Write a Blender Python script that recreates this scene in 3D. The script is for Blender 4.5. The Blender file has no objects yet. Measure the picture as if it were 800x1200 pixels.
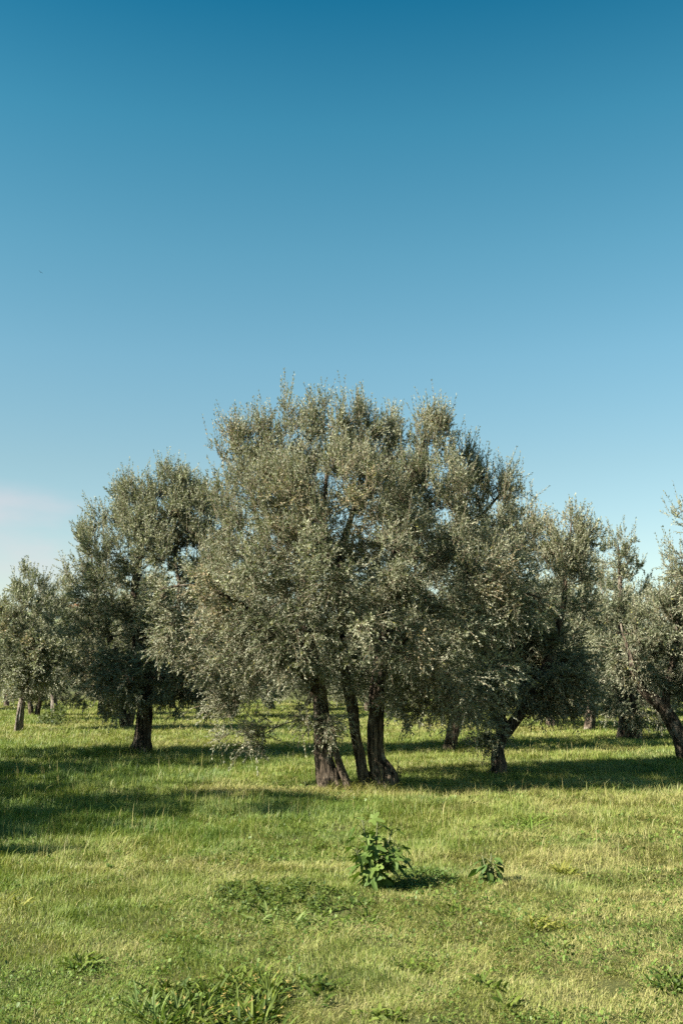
import bpy, math, random
import numpy as np
from mathutils import Vector

R = math.radians
rng = np.random.default_rng(7)
random.seed(7)
scene = bpy.context.scene
COL = scene.collection

# ------------------------------------------------------------------ camera
F = 1167.0                      # focal length in photo pixels (800 x 1200)
PITCH = math.atan(196.0 / F)
EYE = 1.6
cp, sp_ = math.cos(PITCH), math.sin(PITCH)


def ray(px, py):
    xc, yc = (px - 400.0) / F, -(py - 600.0) / F
    return np.array([xc, cp - yc * sp_, sp_ + yc * cp])


def at(px, py, Y):
    d = ray(px, py)
    t = Y / d[1]
    return np.array([0, 0, EYE]) + d * t


def gp(px, py):
    d = ray(px, py)
    t = -EYE / d[2]
    return np.array([d[0] * t, d[1] * t, 0.0])


cam = bpy.data.cameras.new('camera')
cam_o = bpy.data.objects.new('camera', cam)
COL.objects.link(cam_o)
cam_o.location = (0, 0, EYE)
cam_o.rotation_euler = (math.pi / 2 + PITCH, 0, 0)
cam.sensor_fit = 'VERTICAL'
cam.sensor_height = 36.0
cam.lens = 36.0 * F / 1200.0
cam.clip_start = 0.05
cam.clip_end = 12000
scene.camera = cam_o

# ------------------------------------------------------------------ helpers


def vnoise(x, y, seed=0):
    """smooth value noise on a lattice, 0..1"""
    x = np.asarray(x, float); y = np.asarray(y, float)
    xi = np.floor(x).astype(np.int64); yi = np.floor(y).astype(np.int64)
    fx = x - xi; fy = y - yi
    fx = fx * fx * (3 - 2 * fx); fy = fy * fy * (3 - 2 * fy)

    def h(a, b):
        n = (a * 374761393 + b * 668265263 + seed * 1442695041) & 0xFFFFFFFF
        n = ((n ^ (n >> 13)) * 1274126177) & 0xFFFFFFFF
        return ((n ^ (n >> 16)) & 0xFFFF) / 65535.0
    a = h(xi, yi); b = h(xi + 1, yi); c = h(xi, yi + 1); d = h(xi + 1, yi + 1)
    return (a * (1 - fx) + b * fx) * (1 - fy) + (c * (1 - fx) + d * fx) * fy


def fbm(x, y, seed=0, octv=4):
    s = 0; a = 0.5; tot = 0
    for k in range(octv):
        s = s + a * vnoise(x * 2 ** k, y * 2 ** k, seed + k * 17)
        tot += a; a *= 0.5
    return s / tot


def norm(v):
    return v / np.maximum(np.linalg.norm(v, axis=-1, keepdims=True), 1e-9)


def smooth(e0, e1, x):
    t = np.clip((x - e0) / (e1 - e0), 0, 1)
    return t * t * (3 - 2 * t)


def mesh_np(name, verts, faces_list, mats, mat_idx=None, tint=None, smooth_shade=None):
    """faces_list: list of int arrays (n,k); mat_idx / tint: lists in the same order"""
    me = bpy.data.meshes.new(name)
    verts = np.ascontiguousarray(verts, dtype=np.float32)
    me.vertices.add(len(verts))
    me.vertices.foreach_set('co', verts.ravel())
    tot = np.concatenate([np.full(len(f), f.shape[1], np.int32) for f in faces_list])
    loops = np.concatenate([np.asarray(f, np.int32).ravel() for f in faces_list])
    start = np.concatenate([[0], np.cumsum(tot)[:-1]]).astype(np.int32)
    me.loops.add(len(loops))
    me.loops.foreach_set('vertex_index', loops)
    me.polygons.add(len(tot))
    me.polygons.foreach_set('loop_start', start)
    me.polygons.foreach_set('loop_total', tot)
    if mat_idx is not None:
        me.polygons.foreach_set('material_index', np.concatenate(mat_idx).astype(np.int32))
    if smooth_shade is not None:
        me.polygons.foreach_set('use_smooth', np.concatenate(smooth_shade).astype(bool))
    if tint is not None:
        a = me.attributes.new('tint', 'FLOAT_COLOR', 'FACE')
        t = np.concatenate(tint).astype(np.float32)
        t4 = np.ones((len(t), 4), np.float32); t4[:, :3] = t
        a.data.foreach_set('color', t4.ravel())
    for m in mats:
        me.materials.append(m)
    me.update(calc_edges=True)
    return me


def link(name, me, parent=None, loc=None):
    o = bpy.data.objects.new(name, me)
    COL.objects.link(o)
    if parent is not None:
        o.parent = parent
    if loc is not None:
        o.location = loc
    return o


def tag(o, label=None, cat=None, group=None, kind=None):
    if label: o['label'] = label
    if cat: o['category'] = cat
    if group: o['group'] = group
    if kind: o['kind'] = kind
    return o


def empty(name, loc, rz=0.0, scale=1.0):
    o = bpy.data.objects.new(name, None)
    COL.objects.link(o)
    o.location = loc
    o.rotation_euler = (0, 0, rz)
    o.scale = (scale,) * 3
    o.empty_display_size = 0.3
    return o


def dup(root, loc, rz, scale, label, group=None):
    r = root.copy(); COL.objects.link(r)
    r.location = loc; r.rotation_euler = (0, 0, rz); r.scale = (scale,) * 3
    r['label'] = label
    if group: r['group'] = group
    for ch in list(root.children):
        c = ch.copy(); COL.objects.link(c); c.parent = r
        for g in list(ch.children):
            d = g.copy(); COL.objects.link(d); d.parent = c
    return r

# ------------------------------------------------------------------ materials


def new_mat(name):
    m = bpy.data.materials.new(name)
    m.use_nodes = True
    nt = m.node_tree
    for n in list(nt.nodes):
        nt.nodes.remove(n)
    out = nt.nodes.new('ShaderNodeOutputMaterial')
    return m, nt, out


def leaf_material(name, rough=0.42, spec=0.4, transl=0.25, back=None, back_mix=0.0, tcol=(1.0, 1.15, 0.5)):
    """thin leaf: face colour from the 'tint' attribute, paler underside, light coming through"""
    m, nt, out = new_mat(name)
    N = nt.nodes; L = nt.links
    at_ = N.new('ShaderNodeAttribute'); at_.attribute_name = 'tint'
    col = at_.outputs['Color']
    if back is not None:
        geo = N.new('ShaderNodeNewGeometry')
        mx = N.new('ShaderNodeMix'); mx.data_type = 'RGBA'; mx.blend_type = 'MIX'
        mx.inputs[7].default_value = (*back, 1)
        mul = N.new('ShaderNodeMath'); mul.operation = 'MULTIPLY'; mul.inputs[1].default_value = back_mix
        L.new(geo.outputs['Backfacing'], mul.inputs[0])
        L.new(mul.outputs[0], mx.inputs[0])
        L.new(col, mx.inputs[6])
        col = mx.outputs[2]
    p = N.new('ShaderNodeBsdfPrincipled')
    p.inputs['Roughness'].default_value = rough
    p.inputs['Specular IOR Level'].default_value = spec
    L.new(col, p.inputs['Base Color'])
    tr = N.new('ShaderNodeBsdfTranslucent')
    tm = N.new('ShaderNodeMix'); tm.data_type = 'RGBA'; tm.blend_type = 'MULTIPLY'
    tm.inputs[0].default_value = 1.0
    tm.inputs[7].default_value = (*tcol, 1)
    L.new(col, tm.inputs[6]); L.new(tm.outputs[2], tr.inputs['Color'])
    ms = N.new('ShaderNodeMixShader'); ms.inputs[0].default_value = transl
    L.new(p.outputs[0], ms.inputs[1]); L.new(tr.outputs[0], ms.inputs[2])
    L.new(ms.outputs[0], out.inputs['Surface'])
    return m


def bark_material(name, dark, light, lichen=(0.30, 0.30, 0.26), scale=1.0):
    m, nt, out = new_mat(name)
    N = nt.nodes; L = nt.links
    tc = N.new('ShaderNodeTexCoord')
    mp = N.new('ShaderNodeMapping'); mp.inputs['Scale'].default_value = (11 * scale, 11 * scale, 1.5 * scale)
    L.new(tc.outputs['Object'], mp.inputs['Vector'])
    n1 = N.new('ShaderNodeTexNoise'); n1.inputs['Scale'].default_value = 2.2; n1.inputs['Detail'].default_value = 8
    n1.inputs['Roughness'].default_value = 0.68; n1.inputs['Distortion'].default_value = 0.6
    L.new(mp.outputs[0], n1.inputs['Vector'])
    r1 = N.new('ShaderNodeValToRGB')
    r1.color_ramp.elements[0].position = 0.42; r1.color_ramp.elements[0].color = (*dark, 1)
    r1.color_ramp.elements[1].position = 0.66; r1.color_ramp.elements[1].color = (*light, 1)
    L.new(n1.outputs['Fac'], r1.inputs[0])
    n2 = N.new('ShaderNodeTexNoise'); n2.inputs['Scale'].default_value = 5.5; n2.inputs['Detail'].default_value = 5
    L.new(tc.outputs['Object'], n2.inputs['Vector'])
    r2 = N.new('ShaderNodeValToRGB')
    r2.color_ramp.elements[0].position = 0.56; r2.color_ramp.elements[0].color = (0, 0, 0, 1)
    r2.color_ramp.elements[1].position = 0.68; r2.color_ramp.elements[1].color = (0.75, 0.75, 0.75, 1)
    L.new(n2.outputs['Fac'], r2.inputs[0])
    mx = N.new('ShaderNodeMix'); mx.data_type = 'RGBA'
    L.new(r2.outputs[0], mx.inputs[0]); L.new(r1.outputs[0], mx.inputs[6]); mx.inputs[7].default_value = (*lichen, 1)
    p = N.new('ShaderNodeBsdfPrincipled'); p.inputs['Roughness'].default_value = 0.9
    p.inputs['Specular IOR Level'].default_value = 0.15
    L.new(mx.outputs[2], p.inputs['Base Color'])
    b = N.new('ShaderNodeBump'); b.inputs['Strength'].default_value = 1.0; b.inputs['Distance'].default_value = 0.05
    L.new(n1.outputs['Fac'], b.inputs['Height']); L.new(b.outputs[0], p.inputs['Normal'])
    L.new(p.outputs[0], out.inputs['Surface'])
    return m


OLIVE_LEAF = leaf_material('olive_leaf', 0.58, 0.25, 0.17, back=(0.30, 0.295, 0.21), back_mix=0.75)
BROAD_LEAF = leaf_material('broad_leaf', 0.62, 0.22, 0.28)
GRASS_MAT = leaf_material('grass_blade', 0.5, 0.3, 0.30, tcol=(1.0, 1.1, 0.5))
TWIG = None


def plain(name, col, rough=0.85, spec=0.2):
    m, nt, out = new_mat(name)
    p = nt.nodes.new('ShaderNodeBsdfPrincipled')
    n = nt.nodes.new('ShaderNodeTexNoise'); n.inputs['Scale'].default_value = 9; n.inputs['Detail'].default_value = 5
    r = nt.nodes.new('ShaderNodeValToRGB')
    r.color_ramp.elements[0].color = tuple(c * 0.75 for c in col) + (1,)
    r.color_ramp.elements[1].color = tuple(min(1, c * 1.2) for c in col) + (1,)
    r.color_ramp.elements[0].position = 0.3; r.color_ramp.elements[1].position = 0.7
    nt.links.new(n.outputs['Fac'], r.inputs[0]); nt.links.new(r.outputs[0], p.inputs['Base Color'])
    p.inputs['Roughness'].default_value = rough; p.inputs['Specular IOR Level'].default_value = spec
    nt.links.new(p.outputs[0], out.inputs['Surface'])
    return m


TWIG = plain('olive_twig', (0.22, 0.17, 0.115))
BARK = bark_material('olive_bark', (0.009, 0.007, 0.005), (0.21, 0.16, 0.112), lichen=(.26,.225,.175))
BARK_PALE = bark_material('olive_bark_pale', (0.09, 0.075, 0.06), (0.30, 0.25, 0.2))
LIMB_BARK = bark_material('olive_limb_bark', (0.06, 0.046, 0.034), (0.30, 0.235, 0.165))
STEM_GREEN = plain('green_stem', (0.12, 0.13, 0.06))

# ------------------------------------------------------------------ ground


def hill_h(x, y):
    d = np.hypot(x, y)
    prof = 66 + 16 * np.sin(x / 230.0 + 1.0) + 8 * np.sin(x / 90.0)
    side = 1 - 0.62 * smooth(-220, 260, x)
    return prof * side * smooth(240, 1000, d) * (1 + 0.0 * x)


def gz(x, y):
    x = np.asarray(x, float); y = np.asarray(y, float)
    near = (fbm(x * 0.35, y * 0.35, 3, 3) - 0.5) * 0.16 + (fbm(x * 1.7, y * 1.7, 5, 2) - 0.5) * 0.05
    near = near * (1 - smooth(60, 160, np.hypot(x, y)))
    return near + hill_h(x, y)


def axis(lims):
    a = [0.0]
    for lim, step in lims:
        while a[-1] < lim:
            a.append(a[-1] + step)
    return np.array(a)


xs = axis([(12, 0.25), (40, 1), (150, 6), (600, 30), (3000, 200)])
xs = np.concatenate([-xs[:0:-1], xs])
ysp = axis([(30, 0.25), (60, 1), (200, 6), (1500, 30), (6000, 250)])
ysn = axis([(6, 1), (60, 9), (400, 60)])
ys = np.concatenate([-ysn[:0:-1], ysp])
GX, GY = np.meshgrid(xs, ys)
GZ = gz(GX, GY)
nv = np.stack([GX.ravel(), GY.ravel(), GZ.ravel()], 1)
ny, nx = GX.shape
idx = np.arange(ny * nx).reshape(ny, nx)
quads = np.stack([idx[:-1, :-1].ravel(), idx[:-1, 1:].ravel(), idx[1:, 1:].ravel(), idx[1:, :-1].ravel()], 1)

gm, nt, out = new_mat('meadow_soil')
N = nt.nodes; L = nt.links
tc = N.new('ShaderNodeTexCoord')


def noise_node(scale, detail=6, rough=0.6):
    n = N.new('ShaderNodeTexNoise'); n.inputs['Scale'].default_value = scale
    n.inputs['Detail'].default_value = detail; n.inputs['Roughness'].default_value = rough
    L.new(tc.outputs['Object'], n.inputs['Vector'])
    return n


n_fine = noise_node(55, 8, 0.8)
n_mid = noise_node(0.9, 6)
n_far = noise_node(0.012, 5, 0.6)
r_f = N.new('ShaderNodeValToRGB')
e = r_f.color_ramp.elements
e[0].position = 0.36; e[0].color = (0.030, 0.034, 0.012, 1)
e[1].position = 0.64; e[1].color = (0.15, 0.125, 0.055, 1)
k = r_f.color_ramp.elements.new(0.5); k.color = (0.075, 0.080, 0.026, 1)
L.new(n_fine.outputs['Fac'], r_f.inputs[0])
r_m = N.new('ShaderNodeValToRGB')
e = r_m.color_ramp.elements
e[0].position = 0.38; e[0].color = (0.05, 0.075, 0.018, 1)
e[1].position = 0.64; e[1].color = (0.135, 0.125, 0.045, 1)
L.new(n_mid.outputs['Fac'], r_m.inputs[0])
mx = N.new('ShaderNodeMix'); mx.data_type = 'RGBA'; mx.inputs[0].default_value = 0.5
L.new(r_f.outputs[0], mx.inputs[6]); L.new(r_m.outputs[0], mx.inputs[7])
# far land: woods and pale fields
r_far = N.new('ShaderNodeValToRGB'); r_far.color_ramp.interpolation = 'EASE'
e = r_far.color_ramp.elements
e[0].position = 0.47; e[0].color = (0.045, 0.062, 0.05, 1)
e[1].position = 0.53; e[1].color = (0.16, 0.18, 0.085, 1)
L.new(n_far.outputs['Fac'], r_far.inputs[0])
vl = N.new('ShaderNodeVectorMath'); vl.operation = 'LENGTH'
L.new(tc.outputs['Object'], vl.inputs[0])
mr = N.new('ShaderNodeMapRange'); mr.inputs[1].default_value = 110; mr.inputs[2].default_value = 260
L.new(vl.outputs['Value'], mr.inputs[0])
mx2 = N.new('ShaderNodeMix'); mx2.data_type = 'RGBA'
L.new(mr.outputs[0], mx2.inputs[0]); L.new(mx.outputs[2], mx2.inputs[6]); L.new(r_far.outputs[0], mx2.inputs[7])
p = N.new('ShaderNodeBsdfPrincipled'); p.inputs['Roughness'].default_value = 0.95
p.inputs['Specular IOR Level'].default_value = 0.1
L.new(mx2.outputs[2], p.inputs['Base Color'])
b = N.new('ShaderNodeBump'); b.inputs['Strength'].default_value = 0.7; b.inputs['Distance'].default_value = 0.03
L.new(n_fine.outputs['Fac'], b.inputs['Height']); L.new(b.outputs[0], p.inputs['Normal'])
L.new(p.outputs[0], out.inputs['Surface'])
g_me = mesh_np('ground', nv, [quads], [gm], smooth_shade=[np.ones(len(quads), bool)])
tag(link('ground', g_me), kind='structure')

# ------------------------------------------------------------------ grass
# density falls with distance as the blades (and clumps) get broader
ELEV, AZ = R(36.5), None
SUNDIR = norm(np.array([0.90, 0.43, 0.0]))       # horizontal way the light travels


def dryness(x, y):
    """0 lush .. 1 straw"""
    d = fbm(x * 0.55 + 9, y * 0.55, 21, 4) * 0.75 + fbm(x * 2.3, y * 2.3, 31, 3) * 0.55 - 0.185
    d = d + 0.20 * smooth(-1.0, 3.5, x) * smooth(20, 7, y)          # right front is drier
    d = d + 0.10 * smooth(9.0, 5.0, y)
    d = d - 0.16 * smooth(-1.0, -4.5, x) * smooth(9, 13, y) * smooth(22, 17, y)         # lush to the left
    d = d + 0.42 * np.exp(-((x + 0.5) / 1.7) ** 2 - ((y - 14.5) / 0.7) ** 2)   # dry strip by the trunks
    d = d + 0.13 * smooth(15, 28, y)
    return np.clip(d, 0, 1)


def ground_leaves():
    """small broad leaves of clover and plantain growing through the turf"""
    g = np.random.default_rng(5)
    n = 17000
    y = 4.0 * (16 / 4.0) ** g.random(n); x = (g.random(n) - .5) * (.88 * y + 3.2)
    pn = fbm(x * 1.1 + 3, y * 1.1 + 8, 91, 3)
    k = g.random(n) < smooth(.42, .62, pn)
    x, y = x[k], y[k]
    m = 6
    x = np.repeat(x, m); y = np.repeat(y, m); n = len(x)
    x = x + g.normal(0, .02, n); y = y + g.normal(0, .02, n)
    z = gz(x, y) + .012 + .03 * g.random(n)
    az = g.random(n) * 2 * math.pi; el = g.normal(.55, .35, n)
    Ln = (.018 + .030 * g.random(n) ** 2) * np.clip(y / 8, .8, 1.6); W = Ln * (.22 + .3 * g.random(n))
    d = np.stack([np.cos(az) * np.cos(el), np.sin(az) * np.cos(el), np.sin(el)], 1)
    s_ = np.stack([-np.sin(az), np.cos(az), np.zeros(n)], 1); nn = np.cross(d, s_)
    P0 = np.stack([x, y, z], 1)
    V = np.empty((n, 6, 3))
    V[:, 0] = P0; V[:, 3] = P0 + d * Ln[:, None] - np.array([0, 0, 1]) * (Ln * .25)[:, None]
    for i_, (t_, sg) in enumerate([(.35, 1), (.7, 1)]):
        V[:, 1 + i_] = P0 + d * (Ln * t_)[:, None] + s_ * (W * .5)[:, None] - nn * (W * .12)[:, None]
    for i_, (t_, sg) in enumerate([(.7, -1), (.35, -1)]):
        V[:, 4 + i_] = P0 + d * (Ln * t_)[:, None] - s_ * (W * .5)[:, None] - nn * (W * .12)[:, None]
    i0 = np.arange(n) * 6
    q = np.concatenate([np.stack([i0, i0 + 1, i0 + 2, i0 + 3], 1), np.stack([i0, i0 + 3, i0 + 4, i0 + 5], 1)])
    c = np.array([.065, .12, .022]) + (np.array([.15, .20, .04]) - np.array([.065, .12, .022])) * g.random((n, 1))
    c *= .75 + .5 * g.random((n, 1))
    return V.reshape(-1, 3), q, np.vstack([c, c])


def make_grass():
    n_try = 2700000
    ymax, ymin = 75.0, 3.6
    u = rng.random(n_try)
    Y0 = 5.4
    # cumulative of Y*rho: const density below Y0, ~Y^-2 above
    A = 0.5 * (Y0 ** 2 - ymin ** 2); B = Y0 ** 2 * math.log(ymax / Y0)
    t = u * (A + B)
    y = np.where(t < A, np.sqrt(np.maximum(ymin ** 2 + 2 * t, 0)), Y0 * np.exp((np.maximum(t - A, 0)) / Y0 ** 2))
    x = (rng.random(n_try) - 0.5) * (0.88 * y + 3.2)
    # clumping
    cl = fbm(x * 5.5, y * 5.5, 41, 3)
    keep = rng.random(n_try) < np.clip(0.35 + 1.3 * (cl - 0.25), 0.32, 1)
    x = x[keep]; y = y[keep]; n = len(x)
    dry = dryness(x, y)
    far = np.maximum(y / 7.0, 0.9)
    hn = fbm(x * 0.8, y * 0.8, 51, 3)
    hn2 = fbm(x * 3.1, y * 3.1, 57, 2)
    base_h = 0.030 + 0.045 * smooth(6, 13, y) + 0.028 * smooth(-0.5, -3.5, x) * smooth(6.5, 9, y)
    h = base_h * (0.25 + 0.8 * hn + 0.9 * hn2 ** 2 + 0.7 * cl[keep] ** 2) * (0.55 + 0.9 * rng.random(n))
    h *= np.where(rng.random(n) < 0.05, 1.7, 1.0)
    stalk = (rng.random(n) < 0.0022) & (y > 8.5) & (y < 40)
    h = np.where(stalk, .16 + .2 * rng.random(n), h)
    tr_d = np.minimum(np.hypot(x - .35, y - 15.05), np.hypot(x + 4.45, y - 21.6))
    h *= 1 + 1.1 * np.exp(-(tr_d / .55) ** 2)
    w = np.where(stalk, .7, 1.0) * 0.0031 * far ** 0.9 * (0.7 + 0.7 * rng.random(n))
    z = gz(x, y)
    az = rng.random(n) * 2 * math.pi
    swirl = fbm(x * 1.4, y * 1.4, 61, 2) * 4 * math.pi
    az = np.where(rng.random(n) < 0.5, swirl + rng.normal(0, 0.6, n), az)
    lean = np.abs(rng.normal(0.55, 0.5, n)) + 0.45 * smooth(0.5, 0.8, dry)
    lean = np.where(stalk, lean * .3, lean)
    dx, dy = np.cos(az), np.sin(az)
    tw = az + math.pi / 2 + rng.normal(0, 0.5, n)
    sx, sy = np.cos(tw) * w * 0.5, np.sin(tw) * w * 0.5
    P = np.stack([x, y, z - 0.008], 1)
    S = np.stack([sx, sy, np.zeros(n)], 1)
    D = np.stack([dx, dy, np.zeros(n)], 1)
    up = np.array([0, 0, 1.0])
    mid = P + up * (h * 0.58)[:, None] + D * (h * lean * 0.32)[:, None]
    tip = P + up * (h * (1.0 - 0.22 * np.minimum(lean, 1.6)))[:, None] + D * (h * lean * 1.0)[:, None]
    V = np.empty((n, 5, 3))
    V[:, 0] = P - S; V[:, 1] = P + S; V[:, 2] = mid + S * 0.8; V[:, 3] = mid - S * 0.8; V[:, 4] = tip
    i0 = np.arange(n) * 5
    q = np.stack([i0, i0 + 1, i0 + 2, i0 + 3], 1)
    tr = np.stack([i0 + 3, i0 + 2, i0 + 4], 1)
    # colours
    lush = np.array([0.090, 0.155, 0.028]); mid_c = np.array([0.185, 0.225, 0.044]); straw = np.array([0.33, 0.29, 0.115])
    blue = np.array([0.095, 0.155, 0.065])
    r1 = rng.random(n)
    f = np.clip(dry + rng.normal(0, 0.16, n), 0, 1)
    c = np.where((f < 0.5)[:, None], lush + (mid_c - lush) * (f / 0.5)[:, None], mid_c + (straw - mid_c) * ((f - 0.5) / 0.5)[:, None])
    bl = smooth(0.55, 0.75, fbm(x * 0.9 + 40, y * 0.9, 71, 3))
    c = c + (blue - c) * (bl * 0.55 * (1 - f))[:, None]
    dead = (rng.random(n) < 0.03 + 0.14 * smooth(0.4, 0.9, dry)) | stalk
    c = np.where(dead[:, None], straw * (0.75 + 0.5 * r1)[:, None], c)
    c = c * (0.72 + 0.5 * rng.random(n))[:, None]
    gv, gq, gc = ground_leaves()
    me = mesh_np('grass', np.vstack([V.reshape(-1, 3), gv]), [q, tr, gq + n * 5], [GRASS_MAT], tint=[c, c, gc])
    tag(link('grass', me), 'green and straw coloured meadow grass covering the whole grove floor', 'grass', kind='stuff')


make_grass()

# ------------------------------------------------------------------ trees


def tube(path, rad, sides, flute=0.0, seed=0, cap=True):
    """tapered tube along path; flute adds ridges and burrs. returns verts, quads, tris"""
    path = np.asarray(path, float); rad = np.asarray(rad, float)
    n = len(path)
    tan = np.empty_like(path)
    tan[1:-1] = path[2:] - path[:-2]; tan[0] = path[1] - path[0]; tan[-1] = path[-1] - path[-2]
    tan = norm(tan)
    ref = np.array([1.0, 0, 0]) if abs(tan[0][0]) < 0.8 else np.array([0, 1.0, 0])
    u = np.empty_like(path)
    cur = ref
    for i in range(n):
        cur = cur - tan[i] * np.dot(cur, tan[i]); cur = cur / max(np.linalg.norm(cur), 1e-9)
        u[i] = cur
    v = np.cross(tan, u)
    a = np.arange(sides) * 2 * math.pi / sides
    rr = np.repeat(rad[:, None], sides, 1)
    if flute > 0:
        s = np.concatenate([[0], np.cumsum(np.linalg.norm(np.diff(path, axis=0), axis=1))])
        A = np.repeat(a[None], n, 0); S_ = np.repeat(s[:, None], sides, 1)
        ca, sa = np.cos(A) * 1.6, np.sin(A) * 1.6
        ns = vnoise(ca * 1.3 + seed * 3.7 + S_ * 0.9, sa * 1.3 + S_ * 0.35, seed) - 0.5
        n2 = vnoise(ca * 4.2 + S_ * 1.3 + 9, sa * 4.2 - S_ * 0.9 + seed, seed + 5) - 0.5
        n3 = vnoise(ca * 2.0 + S_ * 6.0, sa * 2.0 + S_ * 5.0 + seed, seed + 9) - 0.5
        rr = rr * (1 + flute * (0.8 * ns + 1.1 * n2 + 0.5 * n3))
    V = path[:, None, :] + (np.cos(a)[None, :, None] * u[:, None, :] + np.sin(a)[None, :, None] * v[:, None, :]) * rr[:, :, None]
    idx = np.arange(n * sides).reshape(n, sides)
    nx_ = np.roll(idx, -1, 1)
    q = np.stack([idx[:-1].ravel(), nx_[:-1].ravel(), nx_[1:].ravel(), idx[1:].ravel()], 1)
    V = V.reshape(-1, 3)
    tip = len(V)
    V = np.vstack([V, path[-1] + tan[-1] * rad[-1] * 0.8])
    t = np.stack([idx[-1], nx_[-1], np.full(sides, tip)], 1)
    return V, q, t


def resample(pts, rad, step):
    """Catmull-Rom through pts"""
    pts = np.asarray(pts, float); rad = np.asarray(rad, float)
    P = np.vstack([2 * pts[0] - pts[1], pts, 2 * pts[-1] - pts[-2]])
    out, ro = [], []
    for i in range(1, len(P) - 2):
        seg = np.linalg.norm(P[i + 1] - P[i]); m = max(1, int(round(seg / step)))
        for k in range(m):
            t = k / m
            out.append(0.5 * (2 * P[i] + (P[i + 1] - P[i - 1]) * t + (2 * P[i - 1] - 5 * P[i] + 4 * P[i + 1] - P[i + 2]) * t * t
                              + (-P[i - 1] + 3 * P[i] - 3 * P[i + 1] + P[i + 2]) * t ** 3))
            ro.append(rad[i - 1] * (1 - t) + rad[i] * t)
    out.append(pts[-1]); ro.append(rad[-1])
    return np.array(out), np.array(ro)


class Builder:
    def __init__(self):
        self.V = []; self.Q = []; self.T = []; self.n = 0

    def add(self, v, q, t):
        self.V.append(v); self.Q.append(q + self.n); self.T.append(t + self.n); self.n += len(v)

    def mesh(self, name, mat):
        f = [np.vstack(self.Q), np.vstack(self.T)]
        return mesh_np(name, np.vstack(self.V), f, [mat], smooth_shade=[np.ones(len(f[0]), bool), np.ones(len(f[1]), bool)])


def sample_lobes(lobes, n, r):
    """points spread through ellipsoids (cx,cy,cz,rx,ry,rz), denser near the surface, with gaps"""
    lob = np.array([l[:6] for l in lobes], float)
    vol = lob[:, 3] * lob[:, 4] * lob[:, 5]
    wgt = vol ** 0.74; wgt = wgt / wgt.sum()
    P, I = [], []
    while len(P) < n:
        k = r.choice(len(lob), n * 2, p=wgt)
        d = norm(r.normal(size=(n * 2, 3)))
        rad = r.random(n * 2) ** (1 / 4.2)
        pt = lob[k, :3] + d * rad[:, None] * lob[k, 3:6]
        g = vnoise(pt[:, 0] * 1.7 + pt[:, 2] * 0.9, pt[:, 1] * 1.7 - pt[:, 2] * 1.3, 3)
        g2_ = vnoise(pt[:, 0] * 3.1 - pt[:, 1] * 1.3 + 50, pt[:, 2] * 3.1 + pt[:, 1] * 1.7, 13)
        ok = (r.random(n * 2) < np.clip((0.55 * g + 0.45 * g2_ - 0.28) * 3.6, 0.07, 1)) & (pt[:, 2] > 0.35)
        P.extend(pt[ok]); I.extend(k[ok])
    return np.array(P[:n]), np.array(I[:n]), lob


def leaves_on_shoots(S, D, Ln, droop, per, r, lsize=0.056, lw=0.0135):
    """opposite pairs of narrow leaves along curved shoots; returns verts, quads"""
    ns = len(S)
    k = np.arange(per)
    t = 0.06 + 0.94 * (k // 2 * 2 + 1) / per
    T = np.repeat(t[None], ns, 0) + r.normal(0, 0.015, (ns, per))
    Pp = S[:, None] + D[:, None] * (Ln[:, None] * T)[:, :, None]
    Pp[:, :, 2] -= droop[:, None] * Ln[:, None] * T ** 2
    tan = np.repeat(D[:, None], per, 1).copy()
    tan[:, :, 2] -= 2 * droop[:, None] * T
    tan = norm(tan)
    rnd = norm(r.normal(size=(ns, 3)))
    a = norm(np.cross(tan, rnd[:, None]))
    b = np.cross(tan, a)
    phi = (k // 2) * (math.pi / 2) + (k % 2) * math.pi
    phi = phi[None] + r.normal(0, 0.4, (ns, per))
    perp = a * np.cos(phi)[..., None] + b * np.sin(phi)[..., None]
    ang = R(52) - R(26) * T + r.normal(0, 0.22, (ns, per))
    ld = norm(tan * np.cos(ang)[..., None] + perp * np.sin(ang)[..., None])
    nrm = norm(np.cross(ld, np.cross(tan, ld)) * 1.0 + r.normal(0, 0.35, (ns, per, 3)))
    # upper side mostly looks outward along the shoot
    side = norm(np.cross(ld, nrm))
    ls = lsize * (0.65 + 0.6 * r.random((ns, per))) * (1 - 0.25 * T)
    w = lw * (0.75 + 0.5 * r.random((ns, per)))
    b0 = Pp
    m = Pp + ld * (ls * 0.48)[..., None]
    tip = Pp + ld * ls[..., None] + nrm * (ls * r.normal(0, 0.08, (ns, per)))[..., None]
    V = np.empty((ns, per, 4, 3))
    V[:, :, 0] = b0; V[:, :, 1] = m + side * (w * 0.5)[..., None]; V[:, :, 2] = tip; V[:, :, 3] = m - side * (w * 0.5)[..., None]
    nq = ns * per
    q = np.arange(nq * 4).reshape(nq, 4)
    return V.reshape(-1, 3), q


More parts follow.
